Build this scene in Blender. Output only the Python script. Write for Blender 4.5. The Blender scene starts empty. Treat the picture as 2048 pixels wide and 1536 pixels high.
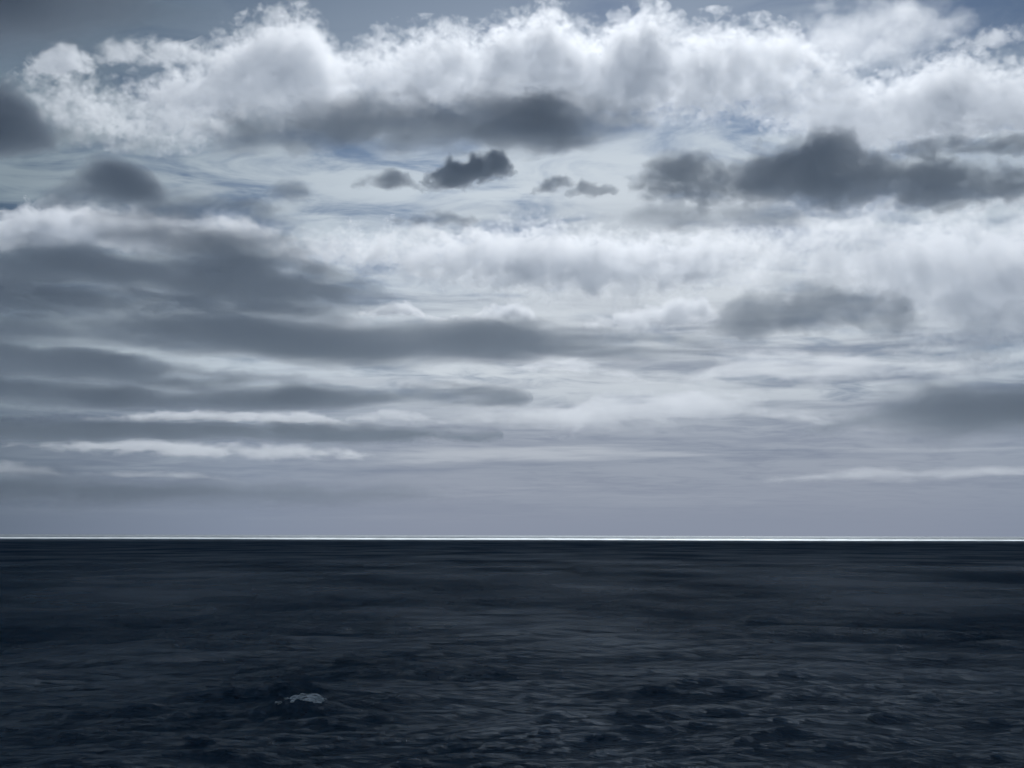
import bpy, math, time
import numpy as np
from mathutils import Vector

T0 = time.time()
sc = bpy.context.scene
link = sc.collection.objects.link

# ------------------------------------------------------------------ camera
EYE = 13.0                          # metres above the water, a ship's rail
PITCH = math.radians(6.98)
ROLL = math.radians(-0.14)
F = 2472.0                          # focal length in pixels of the 2048-wide photograph
cam = bpy.data.cameras.new('camera')
cam_o = bpy.data.objects.new('camera', cam); link(cam_o); sc.camera = cam_o
cam_o.location = (0, 0, EYE)
cam_o.rotation_euler = (math.pi / 2 + PITCH, ROLL, 0)
cam.sensor_width = 36; cam.lens = 36 * F / 2048
cam.clip_start = 0.5; cam.clip_end = 500000

# ------------------------------------------------------------------ world: clear sky, horizon haze and a high thin veil
SUN_EL, SUN_AZ = math.radians(42), math.radians(7)
w = bpy.data.worlds.new('World'); sc.world = w; w.use_nodes = True
nt = w.node_tree; N = nt.nodes; L = nt.links
bg = N['Background']
def node(t, tree=None, **kw):
    n = (tree or nt).nodes.new(t)
    for k, v in kw.items(): setattr(n, k, v)
    return n
def math_n(op, a, b=None, tree=None, clamp=False):
    tr = tree or nt
    n = node('ShaderNodeMath', tr, operation=op, use_clamp=clamp)
    for i, v in enumerate((a, b)):
        if v is None: continue
        if isinstance(v, (int, float)): n.inputs[i].default_value = v
        else: tr.links.new(v, n.inputs[i])
    return n.outputs[0]
def ramp(fac, stops, tree=None, interp='EASE'):
    tr = tree or nt
    r = node('ShaderNodeValToRGB', tr); r.color_ramp.interpolation = interp
    e = r.color_ramp.elements
    while len(e) < len(stops): e.new(0.5)
    for el, (p, c) in zip(e, stops):
        el.position = p
        el.color = (c, c, c, 1) if isinstance(c, (int, float)) else (*c, 1)
    tr.links.new(fac, r.inputs[0]); return r.outputs[0]
def mix(fac, a, b, tree=None):
    tr = tree or nt
    m = node('ShaderNodeMix', tr, data_type='RGBA')
    for i, v in ((0, fac), (6, a), (7, b)):
        if isinstance(v, (int, float)): m.inputs[i].default_value = v
        elif isinstance(v, tuple): m.inputs[i].default_value = (*v, 1)
        else: tr.links.new(v, m.inputs[i])
    return m.outputs[2]
sky = node('ShaderNodeTexSky', sky_type='NISHITA', sun_disc=False)
sky.sun_elevation = SUN_EL; sky.sun_rotation = SUN_AZ
sky.air_density = 1.0; sky.dust_density = 0.3; sky.ozone_density = 3.0
WORLD = 0.05
tc = node('ShaderNodeTexCoord')
sep = node('ShaderNodeSeparateXYZ'); L.new(tc.outputs['Generated'], sep.inputs[0])
zc = math_n('MAXIMUM', sep.outputs[2], 0.0)
den = math_n('ADD', zc, 0.10)
comb = node('ShaderNodeCombineXYZ')
L.new(math_n('DIVIDE', sep.outputs[0], den), comb.inputs[0])
L.new(math_n('DIVIDE', sep.outputs[1], den), comb.inputs[1])
def wnoise(scale, detail, rough, dist, off, sx=1.0, sy=1.0):
    mp = node('ShaderNodeMapping'); L.new(comb.outputs[0], mp.inputs[0])
    mp.inputs['Location'].default_value = off; mp.inputs['Scale'].default_value = (sx, sy, 1)
    n = node('ShaderNodeTexNoise'); L.new(mp.outputs[0], n.inputs['Vector'])
    n.inputs['Scale'].default_value = scale; n.inputs['Detail'].default_value = detail
    n.inputs['Roughness'].default_value = rough; n.inputs['Distortion'].default_value = dist
    return n.outputs['Fac']
# high veil: broad patches and finer mottling
broad = wnoise(1.1, 4, 0.5, 0.6, (3.1, 0.4, 0), 0.8, 1.0)
fine = wnoise(6.0, 8, 0.6, 0.6, (1.7, 5.2, 0), 0.7, 1.0)
cover = math_n('ADD', math_n('MULTIPLY', broad, 0.42), math_n('MULTIPLY', fine, 0.58))
env = ramp(zc, [(0.0, 0.0), (0.07, 0.15), (0.14, 0.9), (0.29, 0.95), (0.35, 0.4), (0.45, 0.25), (1.0, 0.25)])
veil = math_n('MULTIPLY', ramp(cover, [(0.34, 0.0), (0.55, 1.0)]), env)
VEIL_C = tuple(v / WORLD for v in (0.66, 0.71, 0.76))
HAZE_C = tuple(v / WORLD for v in (0.25, 0.285, 0.365))
hz = ramp(zc, [(0.0, 1.0), (0.07, 0.95), (0.16, 0.55), (0.32, 0.08), (0.5, 0.0)])
col = mix(hz, sky.outputs[0], HAZE_C)
col = mix(veil, col, VEIL_C)
# far layered streaks low over the horizon
cs = node('ShaderNodeCombineXYZ')
L.new(math_n('MULTIPLY', sep.outputs[0], 2.2), cs.inputs[0]); L.new(math_n('MULTIPLY', sep.outputs[1], 2.2), cs.inputs[1])
L.new(math_n('MULTIPLY', math_n('POWER', zc, 0.75), 26.0), cs.inputs[2])
def streak(off, detail, lo_, hi_):
    mp = node('ShaderNodeMapping'); L.new(cs.outputs[0], mp.inputs[0]); mp.inputs['Location'].default_value = off
    n = node('ShaderNodeTexNoise'); L.new(mp.outputs[0], n.inputs['Vector'])
    n.inputs['Scale'].default_value = 1.0; n.inputs['Detail'].default_value = detail; n.inputs['Roughness'].default_value = 0.6
    n.inputs['Distortion'].default_value = 0.25
    return ramp(n.outputs['Fac'], [(lo_, 0.0), (hi_, 1.0)])
low_env = ramp(zc, [(0.0, 0.0), (0.025, 0.12), (0.06, 0.75), (0.15, 0.8), (0.24, 0.2), (0.3, 0.0)])
col = mix(math_n('MULTIPLY', streak((2.0, 1.0, 0.3), 7, 0.44, 0.66), low_env), col, tuple(v / WORLD for v in (0.17, 0.21, 0.29)))
col = mix(math_n('MULTIPLY', streak((7.3, 4.0, 5.1), 8, 0.54, 0.68), low_env), col, tuple(v / WORLD for v in (0.48, 0.52, 0.58)))
sd = node('ShaderNodeVectorMath', operation='DOT_PRODUCT'); L.new(tc.outputs['Generated'], sd.inputs[0])
sd.inputs[1].default_value = (math.sin(SUN_AZ), math.cos(SUN_AZ), 0)
away = ramp(sd.outputs['Value'], [(0.0, (0.38, 0.45, 0.51)), (0.84, (0.40, 0.465, 0.50)), (0.945, (0.88, 0.92, 0.95)), (0.985, (1, 1, 1))], interp='LINEAR')
mu = node('ShaderNodeMix', data_type='RGBA', blend_type='MULTIPLY'); mu.inputs[0].default_value = 1.0
L.new(col, mu.inputs[6]); L.new(away, mu.inputs[7]); col = mu.outputs[2]
L.new(col, bg.inputs[0]); bg.inputs[1].default_value = WORLD

# ------------------------------------------------------------------ sun, exposure
sun = bpy.data.lights.new('sun', 'SUN'); sun_o = bpy.data.objects.new('sun', sun); link(sun_o)
sun.energy = 2.5; sun.angle = math.radians(0.5); sun.color = (1.0, 0.98, 0.95)
sdir = Vector((math.sin(SUN_AZ) * math.cos(SUN_EL), math.cos(SUN_AZ) * math.cos(SUN_EL), math.sin(SUN_EL)))
sun_o.rotation_euler = sdir.to_track_quat('Z', 'Y').to_euler()
sun_o.location = (0, 0, 4000)
vs = sc.view_settings
vs.view_transform = 'Standard'; vs.look = 'None'; vs.gamma = 1; vs.use_curve_mapping = False
vs.exposure = 0.0
sc.render.engine = 'CYCLES'
cy = sc.cycles
cy.use_denoising = True
cy.use_adaptive_sampling = True; cy.adaptive_threshold = 0.025; cy.adaptive_min_samples = 20
cy.volume_step_rate = 2.0
cy.max_bounces = 14; cy.volume_bounces = 7; cy.transparent_max_bounces = 16
cy.sample_clamp_indirect = 8.0

# ------------------------------------------------------------------ helpers
def add_mesh(name, V, Q, mat, smooth=True):
    me = bpy.data.meshes.new(name)
    V = np.asarray(V, np.float32); Q = np.asarray(Q, np.int32)
    k = Q.shape[1]
    me.vertices.add(len(V)); me.vertices.foreach_set('co', V.ravel())
    me.loops.add(Q.size); me.loops.foreach_set('vertex_index', Q.ravel())
    me.polygons.add(len(Q)); me.polygons.foreach_set('loop_start', np.arange(0, Q.size, k, dtype=np.int32))
    if smooth: me.polygons.foreach_set('use_smooth', np.ones(len(Q), bool))
    me.update(calc_edges=True)
    me.materials.append(mat)
    o = bpy.data.objects.new(name, me); link(o); return o
def at(px, py, Y):
    """World point seen at photograph pixel (px, py), Y metres ahead."""
    x = (np.asarray(px, float) - 1024) / F; z = (768 - np.asarray(py, float)) / F
    s = Y / (math.cos(PITCH) - z * math.sin(PITCH))
    return x * s, EYE + (math.sin(PITCH) + z * math.cos(PITCH)) * s
def elev(py): return PITCH + math.atan((768 - py) / F)

# ------------------------------------------------------------------ sea
def sea_mat():
    m = bpy.data.materials.new('sea_water'); m.use_nodes = True
    t = m.node_tree; p = t.nodes['Principled BSDF']
    p.inputs['Base Color'].default_value = (0.010, 0.036, 0.068, 1)
    p.inputs['Roughness'].default_value = 0.9; p.inputs['Specular IOR Level'].default_value = 0.0
    gl = node('ShaderNodeBsdfGlossy', t); gl.inputs['Roughness'].default_value = 0.28; gl.inputs['Color'].default_value = (0.84, 0.93, 1.0, 1)
    fr = node('ShaderNodeFresnel', t); fr.inputs['IOR'].default_value = 1.33
    mx = node('ShaderNodeMixShader', t)
    ln = node('ShaderNodeVectorMath', t, operation='LENGTH')
    gp = node('ShaderNodeNewGeometry', t); t.links.new(gp.outputs['Position'], ln.inputs[0])
    mr = node('ShaderNodeMapRange', t); t.links.new(ln.outputs['Value'], mr.inputs[0])
    for i, v in enumerate((60, 1500, 0.08, 0.6)): mr.inputs[i + 1].default_value = v
    glint_by_dist = ramp(math_n('DIVIDE', ln.outputs['Value'], 9000.0, t, True), [(0.007, 0.15), (0.033, 0.085), (0.25, 0.055), (0.46, 0.46), (0.62, 0.44), (0.75, 0.2)], t, 'LINEAR')  # reflection painted by distance: bright glint strip, darker line towards the horizon
    GLINT_BY_DIST = glint_by_dist
    t.links.new(mr.outputs[0], gl.inputs['Roughness'])       # waves too far off to be meshed become roughness
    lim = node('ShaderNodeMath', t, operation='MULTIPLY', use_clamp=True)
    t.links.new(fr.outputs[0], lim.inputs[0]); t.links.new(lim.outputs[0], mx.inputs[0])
    t.links.new(p.outputs[0], mx.inputs[1]); t.links.new(gl.outputs[0], mx.inputs[2])
    t.links.new(mx.outputs[0], t.nodes['Material Output'].inputs['Surface'])
    geo = node('ShaderNodeNewGeometry', t)
    def nz(scale, det, sx, sy):
        mp = node('ShaderNodeMapping', t); t.links.new(geo.outputs['Position'], mp.inputs[0])
        mp.inputs['Scale'].default_value = (sx, sy, 1)
        n = node('ShaderNodeTexNoise', t); t.links.new(mp.outputs[0], n.inputs['Vector'])
        n.inputs['Scale'].default_value = scale; n.inputs['Detail'].default_value = det
        n.inputs['Roughness'].default_value = 0.6
        return n.outputs['Fac']
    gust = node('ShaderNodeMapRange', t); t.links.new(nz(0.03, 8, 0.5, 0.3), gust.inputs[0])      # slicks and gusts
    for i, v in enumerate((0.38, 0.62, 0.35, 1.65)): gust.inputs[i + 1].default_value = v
    t.links.new(math_n('MULTIPLY', GLINT_BY_DIST, gust.outputs[0], t), lim.inputs[1])
    a = nz(1.7, 7, 0.5, 1.0); b = nz(0.2, 5, 0.5, 1.0)
    h = math_n('ADD', math_n('MULTIPLY', a, 0.5, t), math_n('MULTIPLY', b, 1.5, t), t)
    h = math_n('ADD', h, math_n('MULTIPLY', nz(0.05, 5, 1.4, 1.0), 4.5, t), t)
    h = math_n('ADD', h, math_n('MULTIPLY', nz(0.012, 5, 2.0, 1.0), 12.0, t), t)
    bp = node('ShaderNodeBump', t); bp.inputs['Strength'].default_value = 1.0; bp.inputs['Distance'].default_value = 1.0
    t.links.new(h, bp.inputs['Height']); [t.links.new(bp.outputs[0], x.inputs['Normal']) for x in (p, gl, fr)]
    return m
rng = np.random.default_rng(11)
WAVES = []
for i in range(84):
    lam = 0.7 * (34 / 0.7) ** (i / 83.0) * rng.uniform(0.9, 1.1)
    th = math.radians(-80) + rng.normal(0, 0.42)              # sea running towards the viewer, spread
    amp = 0.0072 * lam ** 0.93 * rng.uniform(0.6, 1.2) * (0.6 if lam > 12 else 0.95 if lam > 4 else 1.3)
    WAVES.append((lam, th, amp, rng.uniform(0, 6.28)))
CREST = (-15.2, 94.0)                                       # the one breaking crest
def sea_shape(X, Y, spacing):
    DX = np.zeros_like(X); DY = np.zeros_like(X); Z = np.zeros_like(X)
    for lam, th, amp, ph in WAVES:
        k = 2 * math.pi / lam
        att = np.clip((lam / spacing - 2.0) / 2.0, 0, 1)
        arg = k * (math.cos(th) * X + math.sin(th) * Y) + ph
        Z += amp * att * np.cos(arg)
        DX -= 1.0 * amp * att * math.cos(th) * np.sin(arg); DY -= 1.0 * amp * att * math.sin(th) * np.sin(arg)
    u, v = X - CREST[0], Y - CREST[1]
    bend = v - 0.10 * np.abs(u) ** 1.3
    Z += 1.15 * np.exp(-(u / 3.4) ** 2 - (bend / np.where(bend < 0, 2.0, 3.5)) ** 2) - 0.35 * np.exp(-((u + 6) / 5) ** 2 - ((v + 2.5) / 2.5) ** 2)
    return DX, DY, Z
def make_sea():
    # rings closer together near the eye, angles closer together ahead
    r = [3.0]
    while r[-1] < 90000:
        d = r[-1]
        r.append(d + min(max(0.3, d * d / (EYE * 1236) * 0.9), d * 0.25))
    r = np.array(r)
    ang = np.concatenate([np.radians(np.arange(-28, 28.01, 0.06)), np.radians(np.arange(30, 330.5, 2.0))])
    nr, na = len(r), len(ang)
    R, A = np.meshgrid(r, ang, indexing='ij')
    X = R * np.sin(A); Y = R * np.cos(A)
    spacing = np.gradient(r)[:, None] + 0 * A
    spacing = np.maximum(spacing, np.where(np.abs(A) < 0.5, R * 0.001, R * 0.035))
    DX, DY, Z = sea_shape(X, Y, spacing)
    V = np.stack([X + DX, Y + DY, Z], -1).reshape(-1, 3)
    I = np.arange(nr * na).reshape(nr, na)
    J = np.concatenate([I, I[:, :1]], 1)
    Q = np.stack([J[:-1, :-1], J[:-1, 1:], J[1:, 1:], J[1:, :-1]], -1).reshape(-1, 4)[:, ::-1]
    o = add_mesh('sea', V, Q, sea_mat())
    o['kind'] = 'structure'
    return o, nr, na
sea, nr, na = make_sea()
print('SEA', nr, na, time.time() - T0)

# ------------------------------------------------------------------ clouds: closed hulls of noise-carved fields, filled with scattering droplets
def spline_rows(n, m):
    x = np.linspace(1, m - 2.001, n); i = np.floor(x).astype(int); t = x - i
    M = np.zeros((n, m)); r = np.arange(n)
    for k, wt in ((-1, (1 - t) ** 3 / 6), (0, (3 * t**3 - 6 * t**2 + 4) / 6),
                  (1, (-3 * t**3 + 3 * t**2 + 3 * t + 1) / 6), (2, t**3 / 6)):
        M[r, np.clip(i + k, 0, m - 1)] += wt
    return M
def octave(shape, size, wl, rg):
    ms = [max(5, int(round(s / l)) + 4) for s, l in zip(size, wl)]
    A = rg.standard_normal(ms)
    for ax in range(3):
        A = np.moveaxis(np.tensordot(spline_rows(shape[ax], ms[ax]), A, axes=(1, ax)), 0, ax)
    return A / 0.33
def surface_net(f, org, h):
    s = f < 0
    nx, ny, nz = f.shape
    cnt = sum(s[i:nx - 1 + i, j:ny - 1 + j, k:nz - 1 + k].astype(np.int8) for i in (0, 1) for j in (0, 1) for k in (0, 1))
    act = (cnt > 0) & (cnt < 8)
    P = np.argwhere(act); idx = -np.ones(act.shape, int); idx[act] = np.arange(len(P))
    acc = np.zeros((len(P), 3)); n = np.zeros(len(P)); i, j, k = P.T
    for a in [(p, q, r) for p in (0, 1) for q in (0, 1) for r in (0, 1)]:
        for ax in range(3):
            if a[ax]: continue
            b = list(a); b[ax] = 1
            fa = f[i + a[0], j + a[1], k + a[2]]; fb = f[i + b[0], j + b[1], k + b[2]]
            m = (fa < 0) != (fb < 0)
            p = np.tile(np.array(a, float), (len(P), 1)); p[:, ax] += np.where(m, fa / (fa - fb + 1e-12), 0)
            acc[m] += p[m]; n[m] += 1
    V = org + (P + acc / n[:, None]) * h
    Q = []
    for ax, u, v in ((0, 1, 2), (1, 2, 0), (2, 0, 1)):
        A0 = np.moveaxis(s, (ax, u, v), (0, 1, 2)); I = np.moveaxis(idx, (ax, u, v), (0, 1, 2))
        x, y, z = np.nonzero(A0[:-1, 1:-1, 1:-1] != A0[1:, 1:-1, 1:-1])
        fl = A0[x, y + 1, z + 1]
        q = np.stack([I[x, y, z], I[x, y + 1, z], I[x, y + 1, z + 1], I[x, y, z + 1]], 1)
        q[~fl] = q[~fl][:, ::-1]
        Q.append(q)
    return V, np.concatenate(Q)
ALBEDO = (0.93, 0.96, 1.0, 1)
PHASE = 0.55
SEED = [100]; TRIS = [0]
def droplets(size, lo_rel, top_n, base_n, tn, depth, p, dens, wl, amp, edge, stretch, seed, puffs):
    """Cloud water: density falls off towards the crest and base lines and is torn by noise."""
    m = bpy.data.materials.new('cloud_droplets'); m.use_nodes = True; t = m.node_tree; t.nodes.clear()
    out = node('ShaderNodeOutputMaterial', t); v = node('ShaderNodeVolumePrincipled', t)
    v.inputs['Color'].default_value = ALBEDO; v.inputs['Anisotropy'].default_value = PHASE
    t.links.new(v.outputs[0], out.inputs['Volume'])
    c = node('ShaderNodeTexCoord', t); sp = node('ShaderNodeSeparateXYZ', t)
    t.links.new(c.outputs['Object'], sp.inputs[0])
    M = lambda op, x, y=None, clamp=False: math_n(op, x, y, t, clamp)
    un = M('MULTIPLY', M('SUBTRACT', sp.outputs[0], float(lo_rel[0])), float(1 / size[0]), True)
    zn = M('MULTIPLY', M('SUBTRACT', sp.outputs[2], float(lo_rel[2])), float(1 / size[2]))
    def curve(vals):
        fc = node('ShaderNodeFloatCurve', t); cv = fc.mapping.curves[0]
        k = len(vals)
        while len(cv.points) < k: cv.points.new(0.5, 0.5)
        for i, y in enumerate(vals): cv.points[i].location = (i / (k - 1), float(np.clip(y, 0, 1)))
        fc.mapping.update(); t.links.new(un, fc.inputs['Value']); return fc.outputs[0]
    s_ = M('MULTIPLY', M('MINIMUM', M('SUBTRACT', curve(top_n), zn), M('SUBTRACT', zn, curve(base_n))), float(2 / tn))
    q = M('POWER', M('MULTIPLY', M('ABSOLUTE', sp.outputs[1]), float(2 / depth)), float(1 / p))
    mp = node('ShaderNodeMapping', t); t.links.new(c.outputs['Object'], mp.inputs[0])
    mp.inputs['Scale'].default_value = (1 / (wl * stretch), 1 / (wl * stretch), 1 / wl)
    mp.inputs['Location'].default_value = (seed * 7.31, seed * 3.17, seed * 1.93)
    n = node('ShaderNodeTexNoise', t); t.links.new(mp.outputs[0], n.inputs['Vector'])
    n.inputs['Scale'].default_value = 1.0; n.inputs['Detail'].default_value = 5.5; n.inputs['Roughness'].default_value = 0.63
    n.inputs['Distortion'].default_value = 0.35
    tear = M('MULTIPLY', M('SUBTRACT', n.outputs['Fac'], 0.5), 4.0 * amp)
    if puffs:
        n2 = node('ShaderNodeTexNoise', t); t.links.new(mp.outputs[0], n2.inputs['Vector'])
        n2.inputs['Scale'].default_value = 2.1; n2.inputs['Detail'].default_value = 3.0; n2.inputs['Roughness'].default_value = 0.6
        tear = M('ADD', tear, M('MULTIPLY', M('SUBTRACT', M('ABSOLUTE', M('SUBTRACT', n2.outputs['Fac'], 0.5)), 0.08), 6.0 * puffs))
    f = M('ADD', M('SUBTRACT', s_, q), M('ADD', tear, 0.12))
    mr = node('ShaderNodeMapRange', t, interpolation_type='SMOOTHSTEP'); t.links.new(f, mr.inputs[0])
    for i, x in enumerate((0.0, edge, 0.0, dens)): mr.inputs[i + 1].default_value = x
    t.links.new(mr.outputs[0], v.inputs['Density'])
    return m
def cloud(label, top, base, alt=2800, depth=None, tau=6, p=0.5, rough=0.4, stretch=1.3, name='cumulus_cloud',
          group='clouds over the sea', wl0=0.7, D=None, edge=0.35, puffs=0.0):
    """Outline given as crest and base lines (photograph pixels) at the cloud's own distance."""
    SEED[0] += 1; seed = SEED[0]
    top = np.array(top, float); base = np.array(base, float)
    if D is None: D = alt / math.tan(elev(base[:, 1].mean()))
    px = np.linspace(top[0, 0], top[-1, 0], 200)
    tpy = np.interp(px, top[:, 0], top[:, 1]); bpy_ = np.interp(px, base[:, 0], base[:, 1])
    ker = np.hanning(7); ker /= ker.sum()
    tpy = np.convolve(np.pad(tpy, 3, 'edge'), ker, 'valid'); bpy_ = np.convolve(np.pad(bpy_, 3, 'edge'), ker, 'valid')
    xs, zt = at(px, tpy, D); _, zb = at(px, bpy_, D)
    tmax = (zt - zb).max(); W = xs[-1] - xs[0]
    if depth is None: depth = min(W, max(2.2 * tmax, W * 0.35))
    mrg = 0.62 * rough + 0.2 * puffs
    pad = mrg * tmax * 0.5 + 0.02 * W
    lo = np.array([xs[0] - pad, D - depth / 2 * 1.3, zb.min() - pad]); hi = np.array([xs[-1] + pad, D + depth / 2 * 1.3, zt.max() + pad])
    shape = (72, 18, 30); h = (hi - lo) / (np.array(shape) - 1); size = hi - lo
    gx, gy, gz = [lo[i] + h[i] * np.arange(shape[i]) for i in range(3)]
    def prof(z, x):
        zz = np.interp(x, xs, z); o = np.maximum(np.maximum(xs[0] - x, x - xs[-1]), 0)
        return zz, o
    (zt_g, o_g), (zb_g, _) = prof(zt, gx), prof(zb, gx)
    s = np.minimum((zt_g - o_g)[:, None] - gz[None], gz[None] - (zb_g + o_g)[:, None]) / (0.5 * tmax)
    f = ((np.abs(gy - D) / (depth / 2)) ** (1 / p))[None, :, None] - s[:, None, :] - mrg
    f[0] = np.maximum(f[0], .01); f[-1] = np.maximum(f[-1], .01); f[:, 0] = np.maximum(f[:, 0], .01); f[:, -1] = np.maximum(f[:, -1], .01)
    f[:, :, 0] = np.maximum(f[:, :, 0], .01); f[:, :, -1] = np.maximum(f[:, :, -1], .01)
    V, Q = surface_net(f, lo, h)
    ctr = np.array([(xs[0] + xs[-1]) / 2, D, zb.mean()])
    k = 41; kx = np.linspace(lo[0], hi[0], k); (zk, ok), (bk, _) = prof(zt, kx), prof(zb, kx)
    m = droplets(size, lo - ctr, (zk - ok - lo[2]) / size[2], (bk + ok - lo[2]) / size[2], tmax / size[2], depth, p, tau / tmax,
                 tmax * wl0, rough, edge, stretch, seed, puffs)
    o = add_mesh(name, V - ctr, Q, m); o.location = ctr
    o['label'] = label; o['category'] = 'cloud'; o['group'] = group
    TRIS[0] += 2 * len(Q)
    return o

def soft(label, top, base, tau=4, rough=0.8, stretch=2.4, p=0.8, name='stratus_cloud', **kw):
    kw.setdefault('edge', 1.1); kw.setdefault('puffs', 0)
    return cloud(label, top, base, tau=tau, rough=rough, stretch=stretch, p=p, name=name, **kw)

# upper row of bright cumulus
HI, MID = 4000, 2800               # base heights of the sunlit cloud layers, metres; the grey scud hangs lower and nearer, in shade
cloud('long bright cumulus bank with a ragged crest along the top centre of the sky',
      [(670,180),(700,145),(760,100),(850,85),(950,95),(1000,70),(1060,66),(1090,36),(1130,62),(1190,92),(1230,58),(1290,40),(1350,82),(1420,70),(1490,76),(1560,98),(1640,135)],
      [(670,205),(800,215),(950,212),(1100,205),(1250,225),(1400,215),(1640,170)], alt=HI, tau=3.6, rough=0.5, puffs=0.8, wl0=0.38, edge=0.28)
cloud('towering white cumulus with a knobbly head at the upper left',
      [(40,220),(80,185),(140,192),(170,168),(200,208),(280,204),(330,168),(420,138),(480,98),(540,65),(600,50),(645,60),(660,95),(710,160)],
      [(40,228),(130,245),(250,268),(350,265),(420,245),(520,225),(600,235),(710,185)], alt=HI, tau=2.8, rough=0.5, puffs=0.8, wl0=0.38, edge=0.28)
cloud('small bright cloud puff highest at the far left',
      [(40,150),(100,106),(140,92),(165,108),(195,128)], [(40,154),(110,150),(195,132)], alt=HI, tau=1.8, rough=1.1, wl0=0.5, edge=0.7)
cloud('thin pale cloud tuft between the far left puff and the tower',
      [(180,126),(215,84),(280,86),(330,76),(390,95),(460,110)], [(180,130),(300,130),(460,126)], alt=HI, tau=1.0, p=0.7, rough=1.1, wl0=0.5, edge=0.8)
cloud('faint grey white cloud spread over the upper right',
      [(1470,130),(1560,45),(1700,15),(1850,12),(1920,35),(1960,65)], [(1470,150),(1600,165),(1700,155),(1800,115),(1960,72)], alt=HI, tau=1.2, p=0.8, rough=1.1, wl0=0.45, edge=0.9)
cloud('small slanting wisp of cloud at the right end of the upper sky',
      [(1890,88),(1960,62),(2000,50),(2050,60)], [(1890,95),(1980,95),(2050,75)], alt=HI, tau=0.8, p=0.8, rough=1.1, wl0=0.5, edge=0.9)
cloud('bright white cumulus heap at the right edge under the upper clouds',
      [(1530,205),(1600,168),(1650,152),(1720,178),(1800,168),(1850,135),(1890,122),(1950,152),(2010,142),(2150,140)],
      [(1530,225),(1620,260),(1690,292),(1750,300),(1850,282),(2000,262),(2150,255)], alt=3700, tau=2.8, rough=0.5, puffs=0.8, wl0=0.38, edge=0.28)
# grey undersides of the upper row
soft('dark blue grey cloud base under the long bright cumulus bank',
     [(400,268),(650,215),(900,208),(1050,195),(1200,208),(1310,235)], [(400,285),(650,285),(900,282),(1050,290),(1180,275),(1310,245)], D=4700, tau=2.1, rough=0.8, edge=1.0, depth=900)
soft('darkest grey lump hanging below the centre of the bright bank',
     [(985,238),(1040,208),(1110,218),(1180,250),(1205,272)], [(985,248),(1060,280),(1130,302),(1205,280)], D=4700, tau=1.4, depth=500)
soft('dark grey stratus wedge at the left edge below the tower',
     [(-200,130),(20,155),(80,238),(200,266),(400,276),(540,283)], [(-200,320),(60,305),(200,300),(400,294),(540,288)], D=4700, tau=6, rough=0.6, edge=0.8, depth=900)
soft('dark smooth cloud filling the upper left corner of the sky',
     [(-350,-150),(0,-160),(200,-90),(330,-20),(440,30)], [(-350,160),(0,150),(130,115),(280,80),(440,45)], D=4700, tau=9, rough=0.4, depth=800)
# dark clouds against the pale middle sky
cloud('large dark grey cloud bank with a peaked top on the right',
      [(1265,350),(1300,324),(1340,312),(1390,318),(1410,338),(1470,330),(1505,306),(1550,306),(1600,284),(1635,254),(1655,250),(1680,288),(1730,320),(1800,325),(1880,320),(1950,345),(2160,345)],
      [(1265,380),(1350,400),(1500,404),(1700,406),(1880,404),(1960,390),(2160,375)], D=4700, tau=3, rough=0.45, depth=700, puffs=0.4)
cloud('small dark grey cloud with a notched top in the middle of the sky',
      [(838,370),(880,338),(900,318),(925,328),(945,310),(970,312),(988,300),(1005,308),(1028,342)],
      [(838,373),(930,372),(980,357),(1028,344)], D=4700, tau=3.5, rough=0.8, wl0=0.4, edge=0.5)
cloud('smaller dark cloud just left of the notched one', [(705,373),(755,348),(790,336),(815,346),(838,373)], [(705,376),(770,376),(838,376)], D=4700, tau=1.8, rough=0.7, edge=0.9)
cloud('curled little grey cloud right of the notched one', [(1058,382),(1090,355),(1120,348),(1150,364)], [(1058,385),(1100,386),(1150,370)], D=4700, tau=1.2, rough=0.9, edge=0.9)
cloud('ragged small grey cloud between the curled one and the dark bank', [(1128,388),(1160,362),(1190,370),(1230,374)], [(1128,391),(1180,392),(1230,388)], D=4700, tau=1.1, rough=0.9, edge=0.9)
soft('flat dark streak of cloud below the notched cloud', [(770,444),(830,425),(900,422),(980,442)], [(770,447),(880,453),(980,448)], D=4700, tau=1.2, stretch=2)
soft('slanting dark cloud like a wing at the left', [(60,405),(130,352),(175,322),(240,308),(290,335),(340,385),(420,428)], [(60,410),(160,405),(240,412),(310,432),(420,434)], D=4700, tau=3.6, rough=0.75, edge=1.0)
soft('small smooth grey oval cloud right of the wing shaped one', [(515,390),(560,362),(600,352),(635,380)], [(515,395),(580,410),(635,392)], D=4700, tau=1.0, rough=0.6, edge=1.3)
soft('pale grey sheet below the large dark bank', [(1200,430),(1300,408),(1600,412),(1780,425)], [(1200,440),(1350,462),(1560,458),(1780,432)], D=4700, tau=0.63)
soft('grey cloud streak above the right end of the dark bank', [(1730,308),(1850,274),(1960,270),(2150,265)], [(1730,312),(1880,305),(2150,300)], D=4700, tau=1.2)
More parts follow.
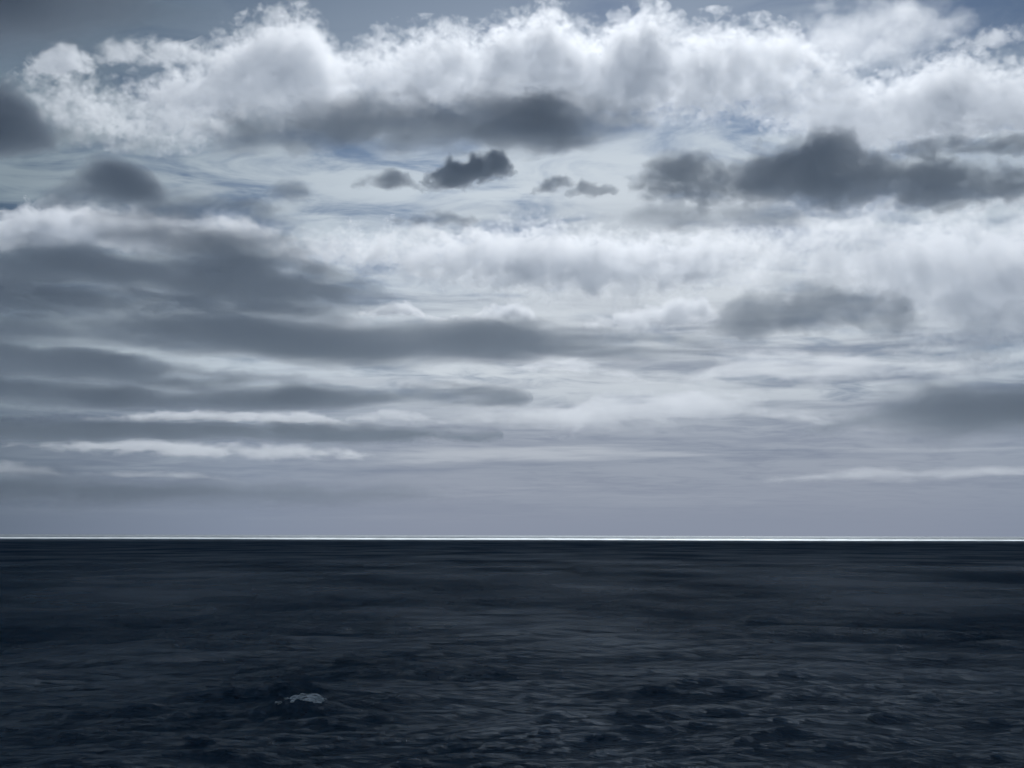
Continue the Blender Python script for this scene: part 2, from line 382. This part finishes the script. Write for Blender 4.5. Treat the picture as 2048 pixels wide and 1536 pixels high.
# pale masses of the middle sky
cloud('billowing white cloud band at the left edge of the middle sky',
      [(-150,445),(0,440),(80,422),(180,416),(280,434),(360,448),(480,444),(580,474)], [(-150,500),(60,498),(200,496),(320,504),(420,492),(580,480)], alt=MID, tau=3, rough=1.0, wl0=0.4, edge=0.6)
cloud('broad white mottled cloud field across the centre of the sky',
      [(540,505),(700,475),(900,472),(1050,458),(1200,472),(1350,478),(1520,470)], [(540,515),(800,545),(1000,575),(1200,590),(1400,570),(1520,510)], alt=MID, tau=3.2, p=0.7, rough=1.0, wl0=0.28, puffs=0.5)
cloud('white mottled cloud field filling the right of the middle sky',
      [(1460,500),(1600,458),(1750,448),(1900,448),(2160,440)], [(1460,530),(1650,560),(1830,640),(1950,680),(2160,690)], alt=MID, tau=3.5, p=0.7, rough=1.1, wl0=0.22, puffs=0.5)
cloud('grey blue rounded cloud with a bright left flank on the right',
      [(1410,660),(1450,608),(1510,578),(1600,562),(1720,575),(1800,612),(1850,665)], [(1410,668),(1550,672),(1700,676),(1850,675)], D=3950, tau=1.1, rough=1.0, puffs=0.2, edge=0.7)
cloud('ragged white cloud tufts above the centre of the grey band',
      [(1170,655),(1240,625),(1300,610),(1360,588),(1430,615)], [(1170,660),(1280,665),(1430,640)], alt=MID, tau=2, rough=1.0, wl0=0.5, edge=0.6)
cloud('small white cloud tufts at the left end of the pale field',
      [(710,628),(770,612),(810,604),(850,630),(930,638)], [(710,632),(800,632),(930,644)], alt=MID, tau=1.6, rough=1.0, wl0=0.5, edge=0.6)
cloud('white puff low in the centre above the grey band',
      [(920,642),(980,618),(1030,600),(1080,632)], [(920,645),(1000,644),(1080,638)], alt=MID, tau=2, rough=1.0, wl0=0.5, edge=0.6)
# long grey bands
soft('long dark grey cloud band stretching in from the left', [(-250,640),(100,622),(400,625),(700,632),(1000,645),(1200,658),(1440,695)], [(-250,690),(150,680),(350,715),(600,732),(900,725),(1200,722),(1440,705)], D=3700, tau=2.1, stretch=5, rough=0.75, depth=900)
soft('dark grey cloud patch above the long band at the left edge', [(-200,520),(60,500),(180,498),(320,530),(440,565)], [(-200,560),(100,562),(250,570),(440,572)], D=3950, tau=2.6, stretch=4, rough=0.65, depth=900)
soft('grey cloud streak between the long band and the pale field', [(210,575),(350,545),(480,535),(640,545),(780,585)], [(210,580),(450,592),(600,592),(780,590)], D=3950, tau=1.9, stretch=4, rough=0.65, depth=2500)
soft('lower grey cloud band at the left below the pale streaks', [(-250,780),(0,745),(200,772),(500,775),(800,770),(1050,792)], [(-250,810),(200,818),(500,822),(800,815),(1050,800)], D=3500, tau=1.4, stretch=5, rough=0.8, depth=900)
soft('grey blue bank low at the right edge', [(1620,860),(1700,805),(1800,775),(1900,765),(2000,750),(2160,745)], [(1620,868),(1800,880),(1950,880),(2160,875)], D=3500, tau=1.5, stretch=2, depth=900)
soft('grey layer along the lower left just over the pale cloud bar', [(-300,850),(0,845),(300,848),(700,855),(1000,868)], [(-300,885),(100,882),(400,874),(700,884),(1000,876)], D=3500, tau=1.5, stretch=4, rough=0.7, depth=900)
soft('grey layer between the two long bands at the left', [(-300,700),(0,690),(220,705),(420,740),(620,755)], [(-300,745),(0,748),(250,765),(620,765)], D=3700, tau=1.5, stretch=3, rough=0.7, depth=900)
soft('thin grey layer over the long dark band at the left', [(-300,585),(100,580),(400,598),(620,612)], [(-300,620),(200,622),(620,622)], D=3700, tau=1.5, stretch=3, rough=0.7, depth=800)
soft('wide low grey murk over the horizon at the left', [(-350,930),(0,925),(300,945),(650,965),(950,985)], [(-350,1030),(0,1030),(350,1020),(950,1000)], D=3300, tau=1.1, stretch=4, rough=0.7, depth=700, edge=1.6)
# pale streaks low in the sky
cloud('ragged pale cloud shelf at the right of the centre above the low streaks', [(1030,738),(1080,714),(1160,716),(1220,742),(1300,760)], [(1030,742),(1180,748),(1300,765)], alt=MID, tau=0.96, p=0.8, stretch=3, rough=1.0, wl0=0.55, edge=0.9)
cloud('wide pale cloud sheet low on the right', [(1370,764),(1440,702),(1560,692),(1700,702),(1800,716),(1970,722)], [(1370,768),(1500,765),(1650,760),(1800,745),(1970,732)], alt=MID, tau=0.9, p=0.8, stretch=3, rough=1.0, wl0=0.55, edge=0.9)
cloud('long pale cloud streak low in the centre', [(850,848),(960,826),(1080,812),(1200,788),(1350,782),(1500,788),(1600,808),(1670,828)], [(850,850),(1000,855),(1200,860),(1350,858),(1520,832),(1670,832)], alt=MID, tau=0.96, p=0.8, stretch=3, rough=1.0, wl0=0.55, edge=0.9)
cloud('pale ragged cloud line low at the left', [(170,840),(320,826),(420,822),(540,826),(620,825),(710,848)], [(170,842),(400,842),(560,846),(710,850)], alt=MID, tau=0.78, p=0.8, stretch=3, rough=1.0, wl0=0.55, edge=0.9)
cloud('pale cloud bar just above the horizon haze at the left', [(10,892),(200,884),(320,876),(450,890),(600,890),(750,908)], [(10,894),(180,905),(400,916),(620,918),(750,912)], alt=MID, tau=0.72, p=0.8, stretch=3, rough=1.0, wl0=0.55, edge=0.9)
cloud('short pale cloud streak at the centre above the horizon haze', [(690,843),(760,818),(820,822),(890,844)], [(690,846),(790,846),(890,848)], alt=MID, tau=0.72, p=0.8, stretch=3, rough=1.0, wl0=0.55, edge=0.9)
soft('faint low cloud streak at the right above the horizon', [(1520,958),(1700,932),(1900,930),(2150,920)], [(1520,961),(1800,960),(2150,950)], alt=MID, tau=0.21, stretch=4, rough=0.9)
soft('faint low cloud streak at the left above the horizon', [(-120,930),(40,925),(120,945),(400,947),(580,980)], [(-120,950),(120,955),(400,960),(580,984)], alt=MID, tau=0.21, stretch=4, rough=0.9)
# ------------------------------------------------------------------ whitecap
def whitecap():
    m = bpy.data.materials.new('sea_foam'); m.use_nodes = True; t = m.node_tree; p = t.nodes['Principled BSDF']
    n = node('ShaderNodeTexNoise', t); n.inputs['Scale'].default_value = 5.0; n.inputs['Detail'].default_value = 6
    t.links.new(ramp(n.outputs['Fac'], [(0.30, (0.25, 0.32, 0.35)), (0.58, (0.72, 0.78, 0.80))], t), p.inputs['Base Color'])
    p.inputs['Roughness'].default_value = 0.8
    lace = node('ShaderNodeTexNoise', t); lace.inputs['Scale'].default_value = 9.0; lace.inputs['Detail'].default_value = 5
    t.links.new(ramp(lace.outputs['Fac'], [(0.34, 0.0), (0.50, 1.0)], t), p.inputs['Alpha'])      # torn, lacy foam
    rg = np.random.default_rng(5)
    shape = (110, 60, 60); lo = np.array([-2.4, -1.4, -0.7]); hi = np.array([2.0, 0.8, 0.9]); h = (hi - lo) / (np.array(shape) - 1); size = hi - lo
    gx, gy, gz = np.meshgrid(*[lo[i] + h[i] * np.arange(shape[i]) for i in range(3)], indexing='ij')
    o1 = octave(shape, size, (0.9, 0.6, 0.5), rg); o2 = octave(shape, size, (0.35, 0.3, 0.25), rg); o3 = octave(shape, size, (0.15, 0.15, 0.12), rg)
    DX, DY, Zs = sea_shape(CREST[0] + gx, CREST[1] + gy, 0.3 + 0 * gx)
    _, _, Zc = sea_shape(np.array([CREST[0]]), np.array([CREST[1]]), np.array([0.3]))
    zc_ = float(Zc[0])
    surf = Zs - zc_
    arch = -0.12 * gx ** 2 * (gx > 0) - 0.05 * gx ** 2 * (gx < 0)
    f = ((gx - 0.1) / np.where(gx < 0.1, 2.1, 1.3)) ** 2 + ((gy + 0.25 - arch * 0.6) / 0.62) ** 2 + ((gz - surf - 0.03) / 0.2) ** 2 - 1
    f = f + 0.45 * o1 + 0.32 * o2 + 0.2 * o3
    f[0] = f[-1] = 1; f[:, 0] = f[:, -1] = 1; f[:, :, 0] = f[:, :, -1] = 1
    V, Q = surface_net(f, lo, h)
    dx, dy, _ = sea_shape(np.array([CREST[0]]), np.array([CREST[1]]), np.array([0.3]))
    o = add_mesh('whitecap', V, Q, m); o.location = (CREST[0] + float(dx[0]), CREST[1] + float(dy[0]), zc_)
    o['label'] = 'pale foaming whitecap on a small breaking wave in the dark water'; o['category'] = 'whitecap'
whitecap()

# unseen cloud deck overhead, added to shade the near water and low clouds
def deck_mat():
    m = bpy.data.materials.new('unseen_shade_deck'); m.use_nodes = True; t = m.node_tree; t.nodes.clear()
    o = node('ShaderNodeOutputMaterial', t); v = node('ShaderNodeVolumePrincipled', t)
    v.inputs['Color'].default_value = ALBEDO; v.inputs['Density'].default_value = 0.008; v.inputs['Anisotropy'].default_value = PHASE
    t.links.new(v.outputs[0], o.inputs['Volume']); return m
def overhead():
    rg = np.random.default_rng(77)
    lo = np.array([-13000., -10000., 4200.]); hi = np.array([13000., 9300., 5200.])
    shape = (240, 150, 12); h = (hi - lo) / (np.array(shape) - 1); size = hi - lo
    gx, gy, gz = [lo[i] + h[i] * np.arange(shape[i]) for i in range(3)]
    n = octave(shape, size, (2200, 1600, 900), rg) * 160 + octave(shape, size, (800, 700, 500), rg) * 60 + octave(shape, size, (320, 320, 500), rg) * 110
    edge = np.minimum(np.minimum(gx[:, None] + 12500, 12500 - gx[:, None]), np.minimum(gy[None] + 9500, 8750 - gy[None]))
    f = np.abs(gz - 4700)[None, None] / 300 - np.clip(edge / 500, -3, 1)[:, :, None] - n / 500
    f[0] = f[-1] = 1; f[:, 0] = f[:, -1] = 1; f[:, :, 0] = f[:, :, -1] = 1
    V, Q = surface_net(f, lo, h)
    o = add_mesh('unseen_shade_deck', V - np.array([0, 0, 4400.]), Q, deck_mat()); o.location = (0, 0, 4400)
    o['label'] = 'unseen overhead cloud deck added to shade the near sea'; o['category'] = 'cloud'
overhead()
print('cloud triangles', TRIS[0], 'seconds', round(time.time() - T0, 1))
